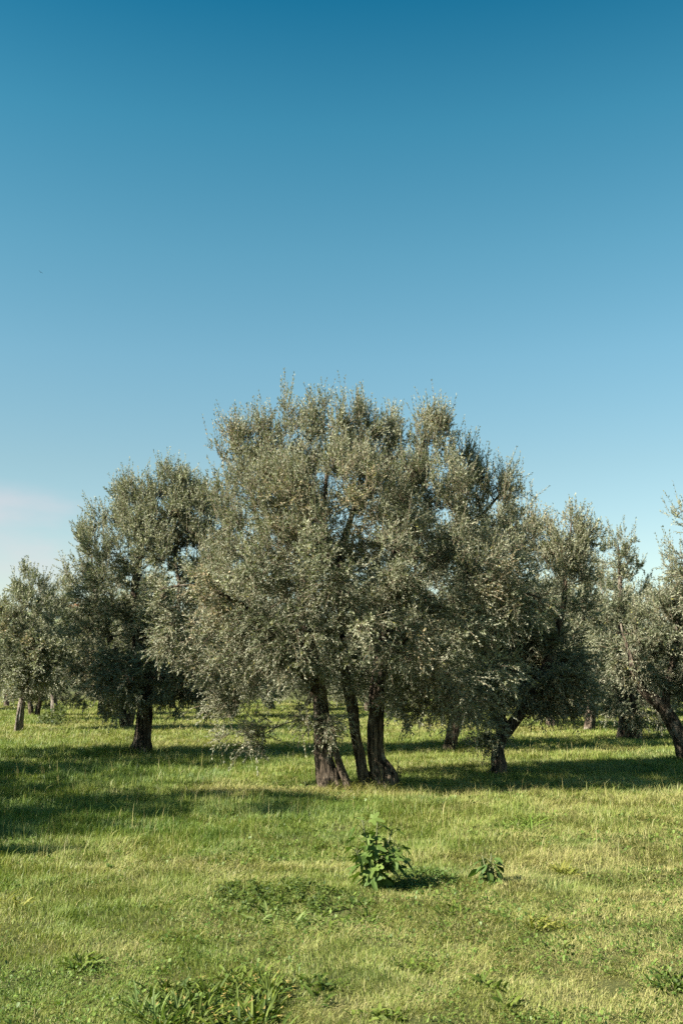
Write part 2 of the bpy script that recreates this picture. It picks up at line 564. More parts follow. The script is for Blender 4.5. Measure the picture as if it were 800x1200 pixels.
def grow(stems, lobes, n_attr, shoots, per, seed, lsize=0.056, lw=0.0135, tip_r=0.0042, trunk_sides=34, up_bias=0.5,
         detail=0.07, flute=0.42, dry_clumps=0.07, yellow=0.03, shoot_len=(0.14, 0.36)):
    """returns dict(trunks=[(Builder)], limbs=[(stem, Builder)], crown mesh arrays)"""
    r = np.random.default_rng(seed)
    node_p, node_par, node_stem, node_len, node_rfix = [], [], [], [], []
    trunks = []
    for si, st in enumerate(stems):
        pts, rad = resample(st['p'], st['r'], detail)
        wob = np.stack([vnoise(np.arange(len(pts)) * detail * 1.6, np.full(len(pts), seed + si * 3.3 + d * 7.7), seed + d) - 0.5 for d in range(3)], 1)
        pts = pts + wob * (0.10 * smooth(0, 1.0, np.arange(len(pts)) * detail))[:, None] * st.get('wob', 1.0)
        bld = Builder()
        sd = trunk_sides if rad.max() > 0.06 else 9
        bld.add(*tube(pts, rad, sd, flute if rad.max() > 0.05 else 0.15, seed + si))
        for k_ in range(st.get('roots', 0)):
            a_ = 2 * math.pi * (k_ + .6 * r.random()) / st['roots']
            o_ = np.array([math.cos(a_), math.sin(a_), 0]); q0 = pts[0] * np.array([1, 1, 0]); r0 = rad[0] * .8
            rp_, rr_ = resample([q0 + o_ * r0 * .45 + [0, 0, .26 + .12 * r.random()], q0 + o_ * r0 * .95 + [0, 0, .10], q0 + o_ * r0 * (1.5 + .5 * r.random()) + [0, 0, .015], q0 + o_ * r0 * (2.2 + r.random()) + [0, 0, -.05]],
                                [r0 * .34, r0 * .34, r0 * .24, r0 * .08], .05)
            bld.add(*tube(rp_, rr_, 9, .5, seed + k_ + 3))
        trunks.append(bld)
        step = max(1, int(0.2 / detail))
        prev = -1; plen = 0
        for i in range(0, len(pts), step):
            if not st.get('nobranch') and (pts[i][2] > st.get('zmin', 0.9)):
                node_p.append(pts[i]); node_par.append(prev); node_stem.append(si); node_rfix.append(rad[i])
                node_len.append(i * detail * 0.5); prev = len(node_p) - 1
    n_stem_nodes = len(node_p)
    att, lob_i, lob = sample_lobes(lobes, n_attr, r)
    NP = np.zeros((n_stem_nodes + n_attr * 4 + 8, 3)); NL = np.zeros(len(NP))
    NP[:n_stem_nodes] = node_p; NL[:n_stem_nodes] = node_len
    dmin = np.min(np.linalg.norm(att[:, None] - NP[None, :n_stem_nodes], axis=2), axis=1)
    order = np.argsort(dmin)
    cnt = n_stem_nodes
    tips = []
    dirs = {}
    for ai in order:
        a = att[ai]
        d = np.linalg.norm(NP[:cnt] - a, axis=1)
        cost = d + 0.22 * NL[:cnt] + 0.5 * np.maximum(NP[:cnt, 2] - a[2] - 0.15, 0)
        j = int(np.argmin(cost))
        seg = d[j]
        m = int(np.clip(round(seg / 0.28), 1, 4))
        p0 = NP[j]; dv = a - p0
        pd = dirs.get(j)
        bend = (pd * seg * 0.35 if pd is not None else np.array([0, 0, seg * 0.25]))
        par = j
        for k_ in range(1, m + 1):
            t = k_ / m
            pt = p0 + dv * t + bend * (t * (1 - t)) * 1.4 + (r.normal(0, 0.03, 3) * (1 if k_ < m else 0))
            NP[cnt] = pt; NL[cnt] = NL[par] + np.linalg.norm(pt - NP[par])
            node_par.append(par); node_stem.append(node_stem[j]); node_rfix.append(0)
            dirs[cnt] = norm(pt - NP[par])
            par = cnt; cnt += 1
        tips.append((par, lob_i[ai]))
    NP = NP[:cnt]
    # pipe-model radii
    acc = np.zeros(cnt); rad = np.zeros(cnt)
    kids = [[] for _ in range(cnt)]
    for i in range(cnt - 1, -1, -1):
        rad[i] = max(acc[i], tip_r ** 2.35) ** (1 / 2.35)
        if node_par[i] >= 0:
            acc[node_par[i]] += rad[i] ** 2.35
            kids[node_par[i]].append(i)
    # branch tubes, limb by limb
    limbs = []
    stack_limb = []
    for s in range(n_stem_nodes):
        for c in kids[s]:
            if c >= n_stem_nodes:
                stack_limb.append((s, c))
    for s, c in stack_limb:
        big = rad[c] > 0.017
        bld = Builder() if big else trunks[node_stem[s]]
        todo = [(s, c)]
        while todo:
            a_, b_ = todo.pop()
            chain = [a_, b_]
            cr = [min(node_rfix[a_], rad[b_] * 1.35) if a_ < n_stem_nodes else rad[b_] * 1.05, rad[b_]]
            cur = b_
            while kids[cur]:
                ks = sorted(kids[cur], key=lambda q_: -rad[q_])
                for o_ in ks[1:]:
                    todo.append((cur, o_))
                cur = ks[0]; chain.append(cur); cr.append(rad[cur])
            pts, rr = resample(NP[chain], cr, 0.16)
            bld.add(*tube(pts, rr, 7 if cr[0] > 0.02 else (5 if cr[0] > 0.008 else 3)))
        if big:
            limbs.append((node_stem[s], bld))
    # shoots
    tip_nodes = np.array([t[0] for t in tips]); tip_lobe = np.array([t[1] for t in tips])
    S, D, ti = [], [], []
    idx_ = np.repeat(np.arange(len(tip_nodes)), shoots)
    base = NP[tip_nodes[idx_]]
    par_ = np.array(node_par)[tip_nodes[idx_]]
    back = NP[np.maximum(par_, 0)]
    f = r.random(len(idx_)) ** 1.5
    S = base + (back - base) * (f * 0.9)[:, None] + r.normal(0, 0.05, (len(idx_), 3))
    lobc = lob[tip_lobe[idx_], :3]; lobr = lob[tip_lobe[idx_], 3:6]
    outw = norm((base - lobc) / lobr)
    bdir = norm(base - back)
    zrel = (base[:, 2] - lob[:, 2].min()) / max(1e-3, (lob[:, 2].max() - lob[:, 2].min()))
    upb = up_bias * (smooth(0.1, 0.9, zrel) * 2.3 - 0.25)
    D = outw * 0.55 + bdir * 0.40 + r.normal(0, 0.62, (len(idx_), 3))
    D[:, 2] += upb
    D = norm(D)
    Ln = shoot_len[0] + (shoot_len[1] - shoot_len[0]) * r.random(len(idx_)) ** 1.4
    whip = (r.random(len(idx_)) < 0.34) & (zrel > 0.55) & (outw[:, 2] > -0.1)
    D = np.where(whip[:, None], norm(np.array([0, 0, 1.0]) + outw * .25 + r.normal(0, .22, (len(idx_), 3))), D)
    Ln = np.where(whip, 0.30 + 0.32 * r.random(len(idx_)), Ln)
    droop = np.where(zrel > 0.62, 0.04, -0.05 + 0.55 * r.random(len(idx_)) ** 1.5)
    V, q = leaves_on_shoots(S, D, Ln, droop, per, r, lsize, lw)
    # leaf colours: clump by clump, then leaf by leaf
    ncl = len(tip_nodes)
    clump_b = np.clip(r.normal(1.0, 0.16, ncl), 0.6, 1.5)
    g1 = np.array([0.070, 0.086, 0.042]); g2 = np.array([0.225, 0.230, 0.145]); yl = np.array([0.19, 0.17, 0.045]); br = np.array([0.26, 0.205, 0.115])
    mixv = r.random(ncl)
    ccol = (g1 + (g2 - g1) * mixv[:, None]) * clump_b[:, None]
    # dry patches gather in space
    pn = vnoise(NP[tip_nodes][:, 0] * 0.9 + seed, NP[tip_nodes][:, 2] * 0.9 + NP[tip_nodes][:, 1] * 0.5, seed + 2)
    thr = np.quantile(pn, 1 - dry_clumps) if dry_clumps > 0 else 2
    dryc = (pn > thr) & (r.random(ncl) < 0.7)
    lc = np.repeat(ccol[idx_], per, 0)
    nl = len(lc)
    ldry = np.repeat(dryc[idx_], per) & (r.random(nl) < 0.55)
    lc[ldry] = br * (0.7 + 0.6 * r.random((ldry.sum(), 1)))
    ly = r.random(nl) < yellow
    lc[ly] = yl * (0.6 + 0.7 * r.random((ly.sum(), 1)))
    lc *= (0.62 + 0.76 * r.random((nl, 1)))
    # shoot stems
    ns = len(S)
    tt = np.array([0, 0.55, 1.0])
    Pm = S[:, None] + D[:, None] * (Ln[:, None] * tt[None])[:, :, None]
    Pm[:, :, 2] -= droop[:, None] * Ln[:, None] * tt[None] ** 2
    Pm[:, 0] = S + (base - S) * 0.0
    a = norm(np.cross(D, norm(r.normal(size=(ns, 3))))); b = np.cross(D, a)
    rr = np.array([0.0030, 0.0022, 0.0010])
    ring = []
    for s_ in range(3):
        an = s_ * 2 * math.pi / 3
        ring.append(Pm + (a * math.cos(an) + b * math.sin(an))[:, None] * rr[None, :, None])
    RV = np.stack(ring, 2)                       # ns,3(t),3(side),3
    o0 = len(V)
    ii = np.arange(ns * 9).reshape(ns, 3, 3) + o0
    n_i = np.roll(ii, -1, 2)
    tq = np.stack([ii[:, :-1], n_i[:, :-1], n_i[:, 1:], ii[:, 1:]], -1).reshape(-1, 4)
    V = np.vstack([V, RV.reshape(-1, 3)])
    tc_ = np.tile(np.array([[0.2, 0.16, 0.1]]), (len(tq), 1))
    crown = (V, [q, tq], [np.zeros(len(q)), np.ones(len(tq))], [lc, tc_])
    return trunks, limbs, crown


GROVE = 'olive trees of the grove'


def make_tree(label, loc, stems, lobes, bark=BARK, name='olive_tree', limb_parts=True, group=GROVE, stem_names=None, **kw):
    trunks, limbs, crown = grow(stems, lobes, **kw)
    root = empty(name, loc)
    tag(root, label, 'tree', group)
    tob = []
    keep = 0.030 if limb_parts else 9
    for i, tb in enumerate(trunks):
        par = stems[i].get('of')
        for s, lb in limbs:
            if s == i and not limb_parts:
                for v_, q_, t_ in zip([np.vstack(lb.V)], [np.vstack(lb.Q)], [np.vstack(lb.T)]):
                    tb.add(v_, q_, t_)
        nm = stems[i].get('name', 'trunk')
        o = link(nm, tb.mesh(nm, stems[i].get('bark', bark)), root if par is None else tob[par])
        if stems[i].get('label'): o['label'] = stems[i]['label']
        tob.append(o)
    if limb_parts:
        for s, lb in limbs:
            par = tob[s]
            if stems[s].get('of') is not None:
                par = tob[stems[s]['of']]
            link('limb', lb.mesh('limb', LIMB_BARK), par)
    me = mesh_np('crown', crown[0], crown[1], [OLIVE_LEAF, TWIG], crown[2], crown[3])
    link('crown', me, root)
    return root


def loc_at(base):
    return (base[0], base[1], float(gz(base[0], base[1])))


def pix(base):
    """maker of local points from photo pixels at a depth offset from the tree's base"""
    b = np.array(loc_at(base))
    scale = F / (base[1] * 1.03)

    def P(px, py, dy=0.0):
        return at(px, py, base[1] + dy) - b

    def LB(px, py, rx, ry, dy=0.0, rd=None):
        c = P(px, py, dy)
        return (c[0], c[1], c[2], rx / scale, (rd if rd is not None else 0.85 * min(rx, ry) / scale), ry / scale)
    return P, LB


# ---- the big olive in the middle: three stems from one stool
mb = gp(415, 926)
P, LB = pix(mb)


def foot(px, py=929, dy=0.0):
    q_ = P(px, py, dy); q_[2] = -0.12
    return q_


main_stems = [
    dict(p=[foot(388), P(385, 912), P(381, 880), P(378, 830), P(370, 780, -.1), P(350, 706, -.25), P(362, 678, -.35), P(371, 640, -.4), P(382, 570, -.3), P(394, 500, -.2)],
         roots=5, r=[.17, .145, .118, .105, .098, .07, .05, .04, .028, .014], label='broad left stem with pale flaking bark'),
    dict(p=[foot(429), P(426, 915), P(420, 885), P(413, 855), P(408, 800, .1), P(402, 730, .2), P(398, 650, .4), P(420, 570, .5), P(425, 500, .5)],
         roots=3, r=[.10, .082, .076, .072, .075, .06, .045, .03, .014], label='slim middle stem leaning left'),
    dict(p=[foot(447), P(445, 910), P(441, 880), P(441, 830), P(446, 780), P(456, 700, .1), P(470, 620, .1), P(489, 550, .2), P(503, 490, .2)],
         roots=5, r=[.15, .122, .106, .10, .093, .09, .06, .036, .014], label='straight dark right stem'),
    dict(p=[foot(412, 931, -.2), P(408, 922, -.2), P(398, 895, -.16), P(390, 868, -.12), P(385, 842, -.05)],
         r=[.10, .06, .050, .048, .04], nobranch=True, wob=.3),
    dict(p=[foot(456, 931, -.05), P(457, 918, -.06), P(457, 908, -.06), P(451, 896, -.03), P(446, 886)],
         r=[.13, .11, .095, .07, .03], nobranch=True, of=2, name='burl', wob=.2),
    dict(p=[P(378, 825), P(345, 775, -.3), P(300, 722, -.6), P(262, 697, -.8), P(225, 686, -.9), P(185, 692, -.9)],
         r=[.07, .05, .035, .024, .016, .008], of=0, name='limb', wob=.5),
    dict(p=[P(446, 785), P(490, 730, -.4), P(545, 700, -.7), P(595, 690, -.8), P(630, 700, -.8)],
         r=[.075, .055, .038, .022, .009], of=2, name='limb', wob=.6),
    dict(p=[P(372, 790), P(330, 690, .2), P(308, 620, .3), P(288, 560, .3), P(275, 520, .3)],
         r=[.075, .05, .035, .022, .01], of=0, name='limb', wob=.8),
    dict(p=[P(452, 720), P(510, 660, .4), P(560, 610, .6), P(590, 575, .6)],
         r=[.07, .045, .028, .012], of=2, name='limb', wob=.8),
]
main_lobes = [
    LB(398, 540, 58, 52), LB(345, 545, 48, 48), LB(290, 556, 40, 34, .2), LB(446, 540, 34, 46, .2), LB(506, 540, 30, 50, .2),
    LB(403, 491, 16, 34, 0, .25), LB(372, 496, 13, 34, .2, .25), LB(332, 503, 15, 38, 0, .3), LB(430, 504, 13, 32, -.2, .25), LB(456, 501, 13, 34, .1, .25), LB(352, 515, 13, 32, -.4, .25),
    LB(503, 505, 14, 32, .1, .25), LB(524, 522, 12, 30, .3, .25), LB(306, 520, 13, 30, .1, .25), LB(277, 528, 15, 24, .2, .25), LB(256, 532, 10, 14, .2, .2), LB(415, 505, 14, 34, .5, .3),
    LB(544, 552, 12, 24, .5, .25), LB(565, 575, 14, 28, .4, .3), LB(598, 574, 9, 24, .5, .2), LB(618, 598, 11, 24, .5, .25),
    LB(400, 588, 108, 56, -.7, 1.0), LB(310, 610, 70, 55, -.3, 1.0), LB(500, 600, 60, 60, -.2, 1.0), LB(560, 595, 45, 45, .5), LB(600, 610, 28, 42, .5),
    LB(400, 660, 100, 60, -1.2, .9), LB(300, 690, 75, 55, -.9, .9), LB(240, 705, 55, 26, -.9), LB(235, 745, 50, 45, -.6), LB(520, 670, 70, 50, -.8, .9),
    LB(590, 660, 52, 48, -.3), LB(600, 710, 42, 30, -.9), LB(285, 765, 58, 44, -.3, .8), LB(278, 830, 38, 34, .3), LB(286, 866, 24, 16, .1),
    LB(352, 745, 52, 40, -1.3, .6), LB(376, 836, 26, 26, -.5, .25), LB(385, 800, 40, 24, -.6, .3), LB(445, 735, 58, 44, -1.2, .7), LB(432, 810, 38, 24, -.55, .3), LB(520, 760, 60, 50, -.9, .8),
    LB(560, 800, 48, 42, -.6, .7), LB(490, 815, 36, 28, -.5), LB(515, 832, 34, 16, -.2),
    LB(400, 600, 120, 80, 1.3, 1.0), LB(480, 690, 100, 70, 1.4, 1.0), LB(320, 680, 90, 70, 1.3, 1.0), LB(400, 760, 100, 45, 1.4, .9),
]
main = make_tree('large silvery olive tree with three gnarled stems in the middle of the meadow', loc_at(mb), main_stems, main_lobes,
                 n_attr=1850, shoots=13, per=18, seed=11, lsize=.057, lw=.0142, dry_clumps=.13)

# ---- left olive, crown dark below and sunlit on top
lb_ = gp(165, 886)
P, LB = pix(lb_)
left_stems = [
    dict(p=[foot(165, 890), P(166, 876), P(167, 850), P(168, 815), P(165, 770), P(160, 700), P(165, 640), P(175, 590)],
         roots=6, r=[.25, .19, .148, .14, .13, .09, .05, .015]),
    dict(p=[P(167, 820), P(195, 770, -.3), P(208, 710, -.3), P(208, 650), P(205, 610)], r=[.10, .075, .05, .025, .012], of=0, name='limb'),
    dict(p=[P(166, 815), P(135, 765, .3), P(115, 710, .3), P(108, 650)], r=[.11, .08, .05, .015], of=0, name='limb'),
]
left_lobes = [LB(186, 594, 50, 44, .2), LB(190, 640, 60, 50, -.4), LB(158, 616, 56, 42), LB(208, 602, 44, 42), LB(248, 620, 38, 50), LB(155, 590, 28, 24), LB(212, 574, 22, 20), LB(122, 645, 36, 42), LB(92, 668, 20, 34), LB(235, 640, 35, 55), LB(175, 670, 85, 60, -.8, 1.2), LB(106, 705, 26, 46),
              LB(130, 765, 52, 48, 0, 1.3), LB(205, 760, 65, 60, 0, 1.3), LB(175, 720, 85, 50, 1.0, 1.3), LB(165, 790, 75, 32, -.6, 1.0), LB(240, 790, 32, 38), LB(130, 820, 30, 18, -.7), LB(215, 825, 30, 14, -.5)]
make_tree('rounded olive tree with one thick dark trunk, shaded below and sunlit on top', loc_at(lb_), left_stems, left_lobes,
          n_attr=1050, shoots=13, per=18, seed=23, lsize=.066, lw=.019)

# ---- olive behind the big one on the right
cb = gp(585, 908)
P, LB = pix(cb)
c_stems = [
    dict(p=[foot(585, 911), P(585, 898), P(585, 878), P(590, 855), P(575, 800, .1), P(585, 730, .2), P(600, 650, .2)], roots=5, r=[.145, .118, .105, .10, .075, .045, .014]),
    dict(p=[P(588, 862), P(612, 830), P(640, 780), P(658, 715), P(664, 650), P(668, 615)], r=[.10, .085, .065, .045, .025, .01], of=0, name='limb', wob=.5),
]
c_lobes = [LB(664, 632, 26, 36), LB(690, 655, 16, 40), LB(640, 690, 52, 50), LB(665, 745, 38, 50), LB(620, 780, 60, 48), LB(655, 815, 42, 26),
           LB(590, 720, 50, 60, .6), LB(605, 640, 40, 40, .4), LB(580, 800, 40, 35), LB(572, 852, 22, 15, -.5, .3), LB(625, 750, 60, 60, .9)]
make_tree('olive tree on a short straight trunk with a pale low spray in front', loc_at(cb), c_stems, c_lobes,
          n_attr=680, shoots=10, per=18, seed=31, lsize=.064, lw=.018)

# ---- slender dark olive on the right
kb = gp(737, 868)
P, LB = pix(kb)
k_stems = [dict(p=[foot(737, 871), P(737, 860), P(738, 845), P(735, 800), P(730, 740), P(726, 680), P(724, 640)], r=[.40, .30, .26, .2, .12, .05, .015])]
k_lobes = [LB(726, 655, 30, 36), LB(712, 700, 28, 40), LB(745, 690, 18, 34), LB(735, 770, 48, 55, 0, 1.3), LB(745, 825, 46, 32, 0, 1.2), LB(695, 790, 30, 45), LB(720, 740, 40, 40)]
make_tree('tall narrow olive tree with an airy pale top above a dark skirt of foliage', loc_at(kb), k_stems, k_lobes,
          n_attr=520, shoots=7, per=16, seed=37, lsize=.080, lw=.023, dry_clumps=.03)

# ---- leaning olive at the right edge
lb2 = gp(806, 893)
P, LB = pix(lb2)
l_stems = [dict(p=[foot(808, 896), P(803, 885), P(793, 862), P(772, 830), P(752, 805), P(735, 770), P(730, 730)], roots=5, r=[.18, .15, .125, .105, .085, .045, .014]),
           dict(p=[P(783, 848), P(780, 810), P(790, 760), P(795, 715)], r=[.09, .07, .045, .012], of=0, name='limb')]
l_lobes = [LB(785, 735, 42, 34), LB(758, 768, 30, 30), LB(825, 755, 40, 50), LB(735, 770, 22, 26), LB(800, 700, 26, 20), LB(815, 800, 26, 22)]
make_tree('olive tree with a dark trunk leaning steeply to one side', loc_at(lb2), l_stems, l_lobes,
          n_attr=430, shoots=7, per=18, seed=41, lsize=.066, lw=.019)

# ---- olive past the right edge whose tips reach into view
rb = np.array([7.35, 16.0, 0.0])
P, LB = pix(rb)
r_stems = [dict(p=[(0, 0, -.1), (0, 0, .3), (.05, 0, 1.2), (-.2, 0, 2.4), (-.3, 0.1, 3.6), (-.2, 0, 4.6)], r=[.28, .2, .17, .12, .06, .015]),
           dict(p=[(0, 0, 1.6), (-.7, 0, 2.6), (-1.2, 0, 3.5), (-1.8, -.1, 4.25)], r=[.1, .07, .04, .008], of=0, name='limb')]
r_lobes = [LB(806, 610, 16, 14), LB(812, 672, 36, 22), LB(850, 640, 45, 40), LB(830, 715, 40, 30), LB(900, 650, 60, 60), LB(930, 730, 80, 60), LB(870, 760, 55, 45)]
make_tree('olive tree beyond the right edge, its leafy tips high against the sky', loc_at(rb), r_stems, r_lobes,
          n_attr=420, shoots=12, per=18, seed=43, lsize=.06, lw=.015, limb_parts=False)


def generic(h, w, seed, low=0.9, nl=13, trunk_r=.17, two=False):
    r = np.random.default_rng(seed)
    lobes = []
    for k in range(nl):
        f_ = (k + .5) / nl
        z = low + (h - low) * (0.12 + 0.78 * f_)
        env = math.sin(math.pi * min(1, 0.22 + 0.78 * f_)) ** .7 * w * .5
        a_ = k * 2.399 + r.random()
        rad_ = env * (0.35 + .35 * r.random())
        s_ = w * (0.16 + 0.10 * r.random()) * (1.05 - .35 * f_)
        lobes.append((math.cos(a_) * rad_, math.sin(a_) * rad_, z, s_ * 1.15, s_ * 1.15, s_))
    lobes.append((0, 0, low + (h - low) * .45, w * .3, w * .3, (h - low) * .35))
    th = low + .5
    q_ = r.normal(0, .12, 8)
    stems = []
    for d_ in ((-1, 1) if two else (0,)):
        stems.append(dict(p=[(d_ * .12, 0, -.1), (d_ * .14, 0, .12), (d_ * .3 + q_[0], q_[1], th * .7), (d_ * .6 + q_[2] * 2, q_[3] * 2, th + .4), (d_ * .7 + q_[4] * 3, q_[5] * 3, h * .6), (d_ * .7 + q_[6] * 3, q_[7] * 3, h * .85)],
                          r=[trunk_r * 1.15, trunk_r * .88, trunk_r * .72, trunk_r * .6, trunk_r * .35, .015], zmin=low))
    return stems, lobes


protos = []
for i, (h, w, sd, low, tr_, two, bk) in enumerate([(5.6, 5.2, 101, 1.0, .17, False, BARK), (5.2, 4.6, 202, .8, .15, True, BARK), (6.0, 5.6, 303, 1.2, .19, False, BARK_PALE), (5.0, 5.4, 404, .45, .16, False, BARK), (5.3, 3.3, 505, 1.0, .15, False, BARK_PALE)]):
    st, lo_ = generic(h, w, sd, low, trunk_r=tr_, two=two)
    protos.append((st, lo_, bk, sd, dict(n_attr=460, shoots=11, per=14, lsize=.090, lw=.028)))
proto_root = {}


def place(kind, base, rz, sc, label, group=GROVE):
    loc = loc_at(base)
    if kind not in proto_root:
        st, lo_, bk, sd, kw = protos[kind]
        o = make_tree(label, loc, st, lo_, bark=bk, limb_parts=False, group=group, seed=sd, **kw)
        o.rotation_euler = (0, 0, rz); o.scale = (sc,) * 3
        proto_root[kind] = o
        return o
    return dup(proto_root[kind], loc, rz, sc, label, group)


# out-of-frame olives whose shade falls into view
place(0, np.array([-8.9, 10.2, 0]), 0.4, 1.14, 'olive tree beyond the left edge throwing shade over the near grass')
place(2, np.array([-10.4, 17.6, 0]), 2.0, 1.25, 'olive tree beyond the left edge shading the rounded olive')
place(3, np.array([-11.3, 13.7, 0]), 0.9, 1.2, 'low dense unseen olive tree beyond the left edge, added to fill the shade between two taller olives')  # unseen tree added to close the gaps left by the sparse crowns' shade
place(3, np.array([-8.5, 8.7, 0]), 2.6, .95, 'nearest unseen olive tree beyond the left edge, added to deepen the lowest corner of the shade')  # another unseen tree, added only to darken the near left grass
# seen neighbours
place(0, gp(527, 878), 1.1, 1.0, 'low skirted olive tree half hidden behind the three-stemmed olive')
place(4, gp(22, 859), 4.2, .95, 'slim olive tree with a pale sunlit trunk standing alone in open grass')
place(1, gp(40, 840), 0.3, .8, 'olive tree with two dark trunks spreading in a V')
place(4, gp(64, 846), 1.2, 1.0, 'olive tree with pale trunk ringed by a green bush')
place(1, gp(148, 857), 2.4, .9, 'olive tree with a leaning trunk behind the rounded olive')
place(0, gp(118, 838), 3.1, 1.0, 'distant olive tree seen under the rounded olive')
place(3, gp(272, 842), 5.0, 1.05, 'dark bushy olive tree between the rounded and the three-stemmed olive')
place(0, gp(690, 857), 2.2, .95, 'olive tree in the shade behind the tall narrow olive')
place(3, gp(645, 852), 0.6, 1.05, 'dark low olive tree in the far shade beside a straight short trunk')
far_label = 'olive tree in the distant dark row closing the grove'
k = 0
for (px, Y, sc) in [(-150, 50, 1.0), (-60, 52, 1.0), (15, 58, .95), (150, 62, 1.1), (205, 55, 1.0), (245, 66, 1.1), (320, 52, 1.0), (360, 60, 1.1), (430, 50, 1.0), (470, 58, 1.1), (540, 47, 1.0),
                    (590, 52, 1.1), (640, 45, 1.0), (675, 42, .95), (715, 46, 1.05), (765, 43, 1.0), (815, 48, 1.0), (880, 45, 1.1), (620, 62, 1.2), (745, 60, 1.1), (680, 58, 1.05), (120, 74, 1.1)]:
    x_ = (px - 400) / F * Y * 1.0
    place([3, 1, 0, 3][k % 4], np.array([x_, Y, 0.0]), k * 1.7, sc, far_label, 'olive trees of the distant row')
    k += 1

# ------------------------------------------------------------------ low plants


def strap_leaves(n, length, width, r, spread=1.0, arch=0.8, segs=5, blade='strap', upright=0.5, radius=0.05, col=((0.06, 0.11, 0.02), (0.13, 0.17, 0.035)), tipcol=None):
    """arching leaves from a base; returns verts, quads, colours"""
    Vs, Qs, Cs = [], [], []
    off = 0
    for i in range(n):
        az = r.random() * 2 * math.pi
        L_ = length * (0.5 + 0.7 * r.random()); W_ = width * (0.7 + 0.5 * r.random())
        rr_ = radius * math.sqrt(r.random()); b0 = np.array([math.cos(az) * rr_ + r.normal(0, radius * .4), math.sin(az) * rr_ + r.normal(0, radius * .4), -0.01])
        az += r.normal(0, .5)
        d = np.array([math.cos(az), math.sin(az), 0]); s = np.array([-math.sin(az), math.cos(az), 0])
        el = R(35) + R(50) * upright * r.random() + R(15) * (1 - spread)
        a = arch * (0.5 + r.random())
        tw = r.normal(0, .35)
        ts = np.linspace(0, 1, segs + 1)
        ang = el - a * ts
        st = L_ / segs
        px_ = np.concatenate([[0], np.cumsum(np.cos(ang[:-1]) * st)]); pz_ = np.concatenate([[0], np.cumsum(np.sin(ang[:-1]) * st)])
        if blade == 'strap':
            wd = W_ * np.clip(np.minimum(0.55 + ts * 1.5, (1 - ts) * 3.0), 0.04, 1)
        else:
            wd = W_ * np.clip(np.sin(np.pi * np.clip((ts - .12) / .88, 0, 1)) ** .8, 0.07, 1)
        mid = b0 + px_[:, None] * d + pz_[:, None] * np.array([0, 0, 1])
        nrm = np.stack([-np.sin(ang), np.zeros_like(ang), np.cos(ang)], 1)
        nrm = nrm[:, :1] * d + nrm[:, 2:] * np.array([0, 0, 1])
        sv = s * math.cos(tw) + nrm * math.sin(tw)
        fold = 0.22 * wd
        lft = mid + sv * (wd * .5)[:, None] + nrm * fold[:, None]
        rgt = mid - sv * (wd * .5)[:, None] + nrm * fold[:, None]
        V = np.stack([lft, mid, rgt], 1).reshape(-1, 3)
        ii = np.arange(segs + 1) * 3
        q = np.concatenate([np.stack([ii[:-1], ii[:-1] + 1, ii[1:] + 1, ii[1:]], 1), np.stack([ii[:-1] + 1, ii[:-1] + 2, ii[1:] + 2, ii[1:] + 1], 1)])
        c0, c1 = np.array(col[0]), np.array(col[1])
        c = c0 + (c1 - c0) * r.random(); c = c * (.8 + .4 * r.random())
        cc = np.tile(c, (len(q), 1))
        if tipcol is not None and r.random() < .3:
            cc[segs - 1] = tipcol; cc[2 * segs - 1] = tipcol
        Vs.append(V); Qs.append(q + off); Cs.append(cc); off += len(V)
    return np.vstack(Vs), np.vstack(Qs), np.vstack(Cs)


def plant(name, label, cat, loc, V, q, c, group=None, part='foliage'):
    root = empty(name, loc)
    tag(root, label, cat, group)
    me = mesh_np(part, V, [q], [BROAD_LEAF], tint=[c], smooth_shade=[np.ones(len(q), bool)])
    link(part, me, root)
    return root


def merge(parts):
    Vs, Qs, Cs, o = [], [], [], 0
    for V, q, c, shift in parts:
        Vs.append(V + np.asarray(shift)); Qs.append(q + o); Cs.append(c); o += len(V)
    return np.vstack(Vs), np.vstack(Qs), np.vstack(Cs)


def gloc(px, py):
    b_ = gp(px, py)
    return loc_at(b_)


WEEDS = 'low weeds in the grass'
r = np.random.default_rng(77)
GREEN = ((0.050, 0.086, 0.010), (0.13, 0.165, 0.025)); DARK = ((0.032, 0.060, 0.008), (0.085, 0.118, 0.016)); YEL = ((0.13, 0.15, 0.02), (0.20, 0.19, 0.04)); PALE = ((0.09, 0.14, 0.03), (0.16, 0.2, 0.06))


def clump(px, py, wpx, dpx, n, length, width, label, cat='weed', name='dock_weed', col=GREEN, blade='oval', tipcol=None, arch=.9, upright=.6, per=9):
    """several rosettes over an area given in photo pixels round its front-centre"""
    base = np.array(gloc(px, py))
    parts = []
    for i in range(n):
        ox = px + (r.random() - .5) * wpx; oy = py - r.random() * dpx
        q_ = np.array(gloc(ox, oy)) - base
        V, q, c = strap_leaves(per, length * (0.75 + .5 * r.random()), width, r, blade=blade, arch=arch, upright=upright, radius=.04, col=col, tipcol=tipcol)
        parts.append((V, q, c, q_))
    V, q, c = merge(parts)
    return plant(name, label, cat, tuple(base), V, q, c, WEEDS)


